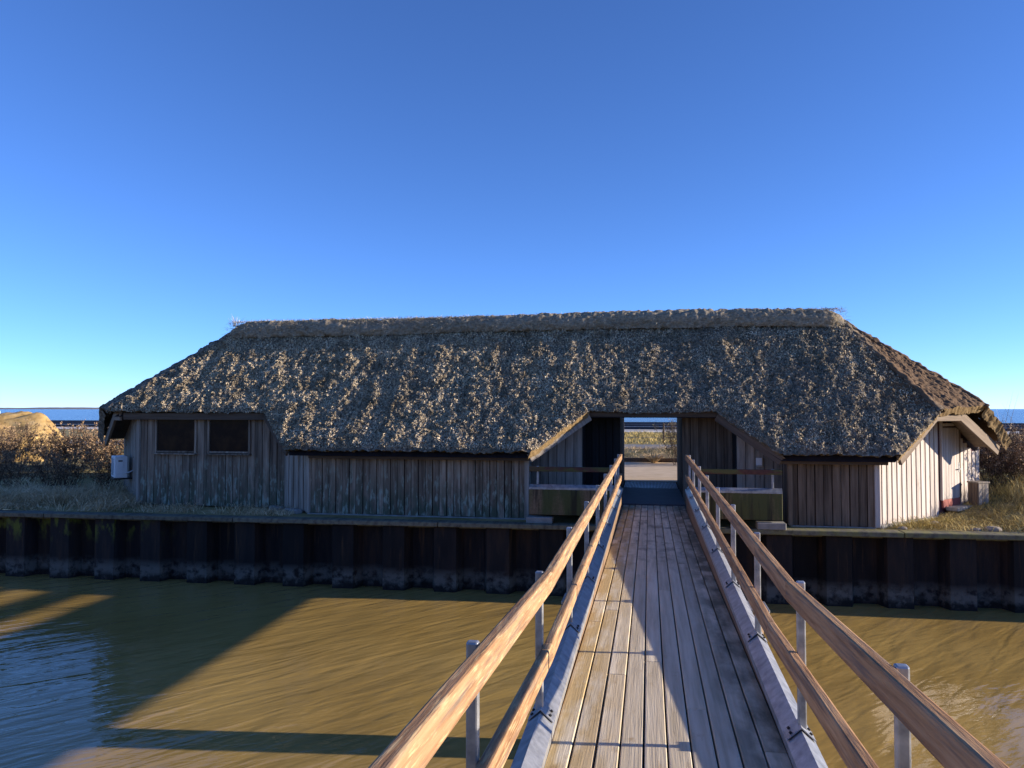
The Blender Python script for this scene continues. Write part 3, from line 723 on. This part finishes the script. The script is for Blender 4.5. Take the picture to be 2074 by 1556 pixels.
WPt = [wp(.0, .02, .80), wp(1.35, .02, 1.60), wp(2.5, .02, 1.60), wp(4.0, .02, .84)]
m = MB()
for i in range(3):
    u = Vector((0, 0, .07)); m.quad(HP[i]+u, HP[i+1]+u, WPt[i+1], WPt[i])
under(m.build('soffit', M_barge))
LP = [Vector((-11.70, 15.30, 1.49)), Vector((-12.30, 15.90, 1.49)), Vector((-13.2, 16.75, .82))]
for a, b in zip(LP[:-1], LP[1:]): tb('barge_board', a, b, .06, .20, M_barge)
m = MB(); LW = [Vector((-11.3, 15.5, 1.56)), Vector((-11.95, 16.1, 1.56)), Vector((-13.05, 17.2, .9))]
for i in range(2):
    u = Vector((0, 0, .08)); m.quad(LP[i]+u, LP[i+1]+u, LW[i+1], LW[i])
under(m.build('soffit', M_beam))
# windows
for a, b in ((-10.90, -9.92), (-9.60, -8.62)):
    w = under(box('window', ((a+b)/2, 15.45, 1.06), (b-a, .02, .76), M_board_dark, bev=0))
    box('pane', (0, -.018, 0), (b-a-.06, .008, .70), M_glass, w, bev=0)
    for sx in (-1, 1): box('frame', (sx*(b-a)/2, -.03, 0), (.045, .05, .80), M_board, w)
    box('frame', (0, -.03, -.365), (b-a-.047, .05, .04), M_board, w); box('sill', (0, -.06, -.41), (b-a+.08, .11, .03), M_board, w)
# plinth and floor
under(box('plinth', (-4.66, 14.84, -.55), (4.62, .10, .10), M_concrete, bev=.01)); under(box('plinth', (3.3, 14.86, -.55), (1.5, .10, .10), M_concrete, bev=.01))
pl = beam('plinth', wp(.05, .03, -.53), wp(4.1, .03, -.53), .10, .12, M_concrete, bev=.01); under(pl)
under(box('passage_floor', (.03, 16.25, -.19), (1.28, 2.95, .06), M_mat_floor, bev=.004))
under(box('passage_floor', (.03, 14.98+.01, -.24), (3.9, .9, .06), M_mat_floor, bev=.004))
gr = under(box('grating_frame', (.03, 18.55, -.23), (1.26, 1.5, .03), M_black, bev=0))
for k in range(36): box('grating_bar', (-.60+k*.0343, 0, .045), (.010, 1.48, .05), M_galv, gr, bev=0)
tag(py_mesh('path', [(-1.6, 19.32, -.155), (1.5, 19.32, -.155), (2.0, 26.2, -.150), (-2.4, 26.2, -.150)], [(0, 1, 2, 3)], M_paving), kind='structure')
tag(box('timber_kerb', (-.2, 26.3, -.12), (5.2, .14, .22), M_beam, bev=.01), 'dark timber kerb at the end of the pale path behind the passage', 'kerb')

# ------------------------------------------------------------------ small fittings
ac = tag(empty('air_conditioner', (-12.42, 16.22, .02)), 'white outdoor air conditioner unit fixed to the left end wall', 'air conditioner')
ac.rotation_euler = (0, 0, math.radians(-45-0))
# local x runs along the wall (towards the front), local -y points away from the wall
cs = box('casing', (0, 0, .26), (.62, .27, .50), M_white, ac, bev=.015, seg=2)
box('service_cover', (.316, -.02, .02), (.012, .13, .34), M_white, cs, bev=.003); box('grip', (.324, -.02, .15), (.006, .09, .03), M_black, cs, bev=0)
for k in range(9): box('louvre', (-.07, -.138, -.18+k*.045), (.40, .008, .012), M_grille, cs, bev=0)
m = MB(); m.cyl((-.07, -.134, 0), (-.07, -.141, 0), .2, .2, 24); m.build('fan_grille', M_grille, cs)
box('wall_bracket', (0, .10, -.015), (.5, .5, .03), M_black, ac)
m = MB()
for k in range(8):
    t0, t1 = k/8, (k+1)/8
    f = lambda t: (.33+.05*math.sin(t*3.1), .02+.28*t, .12+.10*t*t)
    m.cyl(f(t0), f(t1), .014, .014, 6)
m.build('hose', M_white, ac)
nb = tag(empty('notice_box', (2.10, 15.42, .55)), 'small white notice box on the grey boards right of the passage', 'notice box')
box('case', (0, 0, .08), (.115, .03, .135), M_white, nb); box('tray', (0, -.015, -.005), (.115, .045, .015), M_white, nb)
lm = tag(empty('wall_lamp', wp(3.12, .05, 1.42)), 'small white lamp above the door in the pale end wall', 'lamp')
lm.rotation_euler = (0, 0, wang)
box('base', (0, 0, 0), (.05, .05, .09), M_galv, lm); box('head', (0, -.06, -.01), (.09, .10, .08), M_white, lm)
bn = tag(empty('wooden_bin', wp(3.47, .30, -.42)), 'grey wooden bin box beside the door of the pale end wall', 'bin')
bn.rotation_euler = (0, 0, wang-.35)
for k in range(3):
    for sy in (-1, 1): box('slat', (-.085+.085*k, sy*.115, .27), (.080, .02, .56), M_board_grey, bn)
    for sx in (-1, 1): box('slat', (sx*.135, -.075+.075*k, .27), (.02, .070, .56), M_board_grey if sx > 0 else M_board_brown, bn)
box('lid', (0, 0, .565), (.31, .28, .03), M_board_grey, bn)

# ------------------------------------------------------------------ stones and boulder
def rock(name, loc, size, mat, seed, label, cat='stone', group=None, sub=4):
    bm = bmesh.new(); bmesh.ops.create_icosphere(bm, subdivisions=sub, radius=1)
    co = np.array([v.co[:] for v in bm.verts]); f = 1+.28*(vn(co[:, 0]*1.3+seed, co[:, 1]*1.3, co[:, 2]*1.3)-.5)*2+.10*(vn(co[:, 0]*4+seed, co[:, 1]*4, co[:, 2]*4)-.5)
    f -= .09*np.exp(-((vn(co[:, 0]*1.1+seed+4, co[:, 1]*1.1, co[:, 2]*1.1)-.5)/.025)**2)
    f += .05*np.abs(vn(co[:, 0]*2.3+seed+9, co[:, 1]*2.3, co[:, 2]*2.3)-.5)*2 + .05*(vn(co[:, 0]*11+seed, co[:, 1]*11, co[:, 2]*11)-.5)
    for v, k in zip(bm.verts, f): v.co = Vector((v.co.x*size[0]*k, v.co.y*size[1]*k, v.co.z*size[2]*k))
    me = bpy.data.meshes.new(name); bm.to_mesh(me); bm.free(); me.materials.append(mat)
    for p in me.polygons: p.use_smooth = True
    o = link(name, me); o.location = loc; return tag(o, label, cat, group)
rock('boulder', (-22.5, 23.6, .22), (1.86, 1.45, 1.38), M_rock, 3.1, 'huge golden sunlit boulder rising behind the brown hedge at the left', 'boulder', sub=5)
for k, (x, y, s) in enumerate(((6.05, 15.0, .11), (5.75, 14.95, .07), (7.75, 17.3, .13), (4.5, 14.85, .06), (5.3, 15.6, .07))):
    rock('stone', (x, y, float(ground_z(x, y))+s*.25), (s*1.3, s, s*.6), M_stone, 5.3*k+1,
         ['pale flat stone in the golden grass at the right by the coping', 'smaller pale stone beside the flat one in the golden grass', 'pale stone in the tall grass right of the wooden bin',
          'small stone at the front corner of the pale end wall', 'stone lying at the foot of the pale end wall'][k], sub=3)
for k, (x, y, w) in enumerate(((-7.35, 14.95, .5), (-7.9, 15.28, .4))):
    tag(box('foundation_block', (x, y, -.49), (w, .16, .10), M_concrete, rz=-.6, bev=.02), ['pale foundation block at the foot of the slanted boards nearest the quay', 'pale foundation block at the foot of the slanted boards by the window wall'][k], 'block')

# ------------------------------------------------------------------ shrubs
def shrub_meshes(seed, h, spread, nst, nleaf, lsize, leaf_mat):
    r = np.random.default_rng(seed); segs = []; tips = []
    for i in range(nst):
        a = r.uniform(0, 2*math.pi); rad = r.uniform(0, .35)*spread
        p = np.array([math.cos(a)*rad, math.sin(a)*rad, -.05]); d = np.array([math.cos(a)*r.uniform(.05, .75)*spread/h, math.sin(a)*r.uniform(.05, .75)*spread/h, 1.0])
        hh = h*r.uniform(.65, 1.08); rr = r.uniform(.006, .011)
        for k in range(5):
            d = d/np.linalg.norm(d)+r.normal(0, .16, 3); d /= np.linalg.norm(d); q = p+d*hh/5
            segs.append((p, q, rr*(1-k*.15), rr*(1-(k+1)*.15)))
            if k >= 1:
                for j in range(3):
                    e = d+r.normal(0, .6, 3); e /= np.linalg.norm(e); l = hh*r.uniform(.10, .24); u = q+e*l
                    segs.append((q, u, rr*.5, rr*.22)); tips.append((q, u))
                    for jj in range(2):
                        e2 = e+r.normal(0, .6, 3); e2 /= np.linalg.norm(e2); b0 = q+e*l*r.uniform(.3, .9); w = b0+e2*l*.5
                        segs.append((b0, w, rr*.3, rr*.15)); tips.append((b0, w))
            p = q
        tips.append((p-d*hh/5, p))
    S = np.array([np.concatenate([a, b]) for a, b, _, _ in segs]); R0 = np.array([s[2] for s in segs]); R1 = np.array([s[3] for s in segs])
    a, b = S[:, :3], S[:, 3:]; d = b-a; d /= np.linalg.norm(d, axis=1, keepdims=True)+1e-9
    e1 = np.cross(d, r.normal(0, 1, d.shape)); e1 /= np.linalg.norm(e1, axis=1, keepdims=True); e2 = np.cross(d, e1)
    V = []
    for k in range(3):
        t = 2*math.pi*k/3; e = e1*math.cos(t)+e2*math.sin(t); V.append(a+e*R0[:, None]); V.append(b+e*R1[:, None])
    V = np.stack(V, 1).reshape(-1, 3); i = np.arange(len(S))[:, None]*6
    F = np.concatenate([i+np.array([[0, 2, 3, 1]]), i+np.array([[2, 4, 5, 3]]), i+np.array([[4, 0, 1, 5]])])
    T = np.array([np.concatenate([p, q]) for p, q in tips]); pick = r.integers(0, len(T), nleaf); t = r.uniform(.2, 1, (nleaf, 1))
    c = T[pick, :3]*(1-t)+T[pick, 3:]*t+r.normal(0, .015, (nleaf, 3))
    u = r.normal(0, 1, (nleaf, 3)); u /= np.linalg.norm(u, axis=1, keepdims=True); w = np.cross(u, r.normal(0, 1, (nleaf, 3))); w /= np.linalg.norm(w, axis=1, keepdims=True)
    s = r.uniform(.5, 1.1, (nleaf, 1))*lsize
    LV = np.stack([c-u*s, c+w*s*.5, c+u*s, c-w*s*.5], 1).reshape(-1, 3); LF = np.arange(nleaf*4).reshape(-1, 4)
    return V, F, LV, LF
def shrub(loc, seed, h, spread, nst, nleaf, lsize, leaf_mat, label, group, name='shrub'):
    V, F, LV, LF = shrub_meshes(seed, h, spread, nst, nleaf, lsize, leaf_mat)
    o = empty(name, loc); tag(o, label, 'shrub', group)
    np_mesh('branches', V, F, M_twig, o); np_mesh('foliage', LV, LF, leaf_mat, o); return o
place = ['at the far left edge in front of the boulder', 'second from the left edge before the boulder', 'third from the left edge before the boulder',
         'just right of the boulder', 'midway between boulder and air conditioner', 'beside the air conditioner', 'under the left eave behind the air conditioner']
for k, (x, y) in enumerate(((-20.0, 20.6), (-19.0, 20.2), (-18.2, 20.9), (-17.5, 20.3), (-16.8, 20.8), (-16.1, 20.2), (-15.3, 20.6))):
    shrub((x, y, float(ground_z(x, y))), 20+k, 1.18+.14*math.sin(k*2.1), 1.0, 34, 3800, .030, M_leaf, 'tall brown withered shrub '+place[k], 'withered hedge left of the building')
front = ['at the far left edge', 'second from the left edge', 'in the middle', 'second from the building', 'next to the air conditioner']
for k, (x, y) in enumerate(((-17.2, 17.6), (-16.4, 17.3), (-15.6, 17.7), (-14.8, 17.4), (-14.0, 17.9))):
    shrub((x, y, float(ground_z(x, y))), 40+k, .92+.1*math.sin(k*2.7), .95, 34, 2400, .024, M_leaf, 'low dark shaded shrub of the front row, '+front[k], 'low shrubs in the shade left of the building')
shrub((1.05, 24.9, -.25), 61, 1.65, .95, 36, 2600, .028, M_leaf_grey, 'grey leafless shrub seen through the passage on its right', None)
shrub((2.0, 25.6, -.25), 62, 1.6, .9, 30, 1600, .028, M_leaf_grey, 'grey shrub mostly hidden behind the right side of the passage', None)
for k, (x, y) in enumerate(((7.55, 18.75), (8.15, 18.45), (8.75, 18.9), (8.35, 19.3), (8.0, 19.9), (7.4, 19.7))):
    shrub((x, y, float(ground_z(x, y))), 70+k, 1.12, .85, 38, 4600, .026, M_leaf, 'dark brown shrub beyond the pale end wall, '+
          ['nearest the wall', 'second from the wall', 'at the right picture edge', 'behind the second one', 'in the middle of the back row', 'at the left of the back row'][k], 'dark shrubs right of the building')

# ------------------------------------------------------------------ grass
def grass(name, n, area, hgt, wid, mat, label, lean=.45, bend=(.2, 1.2), dens=None, kind='stuff', cat='grass'):
    X, Y = area(n); 
    if dens is not None:
        ok = rng.random(len(X)) < dens(X, Y); X, Y = X[ok], Y[ok]
    n = len(X); base = np.stack([X, Y, ground_z(X, Y)-.01], -1)
    clump = np.stack([vn(X*2.2, Y*2.2)-.5, vn(X*2.2+9, Y*2.2)-.5], -1)*1.4
    dv = np.stack([clump[:, 0]*lean*1.5+rng.normal(0, lean, n), clump[:, 1]*lean*1.5+rng.normal(0, lean, n), np.ones(n)], -1)
    hh = rng.uniform(hgt[0], hgt[1], n)*(.4+1.2*vn(X*1.3+5, Y*1.3))
    o = blade_mesh(name, base, dv, hh, rng.uniform(wid*.6, wid*1.2, n), rng.uniform(*bend, n), mat)
    return tag(o, label, cat, kind=kind)
def rect(x0, x1, y0, y1, off=True):
    def f(n):
        X = rng.uniform(x0, x1, n); 
        Y = rng.uniform(0, 1, n)
        return X, (quayY(X)+.26 if off else y0)+Y*(y1-(quayY(X)+.26 if off else y0))
    return f
grass('dry_grass', 13000, rect(-18, -11.2, 0, 16.9), (.16, .46), .006, M_grass_dry, 'pale dry grass along the coping left of the building', lean=.5,
      dens=lambda X, Y: .25+1.3*(vn(X*1.1, Y*1.1)-.2))
grass('dry_grass', 5200, rect(-11.3, -7.2, 0, 15.40), (.06, .22), .005, M_grass_dry, 'thin dry grass at the foot of the window wall', lean=.55,
      dens=lambda X, Y: .15+1.2*(vn(X*1.5, Y*1.5)-.25))
grass('golden_grass', 42000, rect(4.2, 13, 0, 20), (.06, .24), .005, M_grass_gold, 'golden green grass in the sun right of the building', lean=.6,
      dens=lambda X, Y: ((X-4.06)*wn_.x+(Y-14.85)*wn_.y > .12)*(.35+.9*vn(X*1.2, Y*1.2)))
grass('tall_grass', 1500, rect(7.2, 9.6, 16.6, 18.5, False), (.22, .62), .005, M_grass_gold, 'tall dry grass stalks before the dark shrubs at the right', lean=.18, bend=(.1, .7))
grass('tall_stalks', 90, rect(7.6, 9.4, 18.2, 20.2, False), (1.0, 1.9), .006, M_grass_dry, 'bare pale stalks standing above the shrubs at the right edge', lean=.16, bend=(.05, .5))
grass('verge_grass', 9000, rect(-5, 5, 26.4, 30.6, False), (.10, .28), .006, M_grass_dry, 'matted grass on the low mound behind the passage', lean=.7)
grass('strip_grass', 14000, rect(-9, 9, 36, 52, False), (.12, .32), .012, M_grass_gold, 'sunlit yellow grass strip between the road and the promenade', lean=.4)
tus = tag(empty('straw_tussock', (.15, 25.9, -.16)), 'bright straw tussock drooping over the kerb seen through the passage', 'tussock')
n = 420; a = rng.uniform(0, 2*math.pi, n)
blade_mesh('blades', np.stack([np.cos(a)*.06, np.sin(a)*.06, np.zeros(n)], -1), np.stack([np.cos(a)*.5, np.sin(a)*.5, np.ones(n)], -1), rng.uniform(.35, .62, n), np.full(n, .006), rng.uniform(.6, 1.8, n), M_grass_dry, tus)
wd2 = tag(empty('ridge_weed', (-10.0, 17.15, 3.72)), 'small dry weed sprouting from the left end of the roof ridge', 'weed')
n = 40; a = rng.uniform(0, 2*math.pi, n)
blade_mesh('stems', np.stack([rng.normal(0, .04, n), rng.normal(0, .03, n), np.zeros(n)-.05], -1), np.stack([np.cos(a)*.22, np.sin(a)*.2, np.ones(n)], -1), rng.uniform(.15, .38, n), np.full(n, .004), rng.uniform(0, .5, n), M_straw, wd2)
# wire fence beyond the road
fe = tag(empty('wire_fence', (0, 38, 0)), 'thin wire fence with dark posts on the grass strip beyond the road', 'fence')
for i in range(9):
    m = MB(); x = -16+i*4.05+.5; m.cyl((x, 0, -.05), (x, 0, .95), .05, .045, 8); m.build('post', M_beam, fe)
for z in (.25, .6, .9):
    m = MB(); m.cyl((-16, 0, z), (17, 0, z), .008, .008, 5); m.build('wire', M_galv, fe)
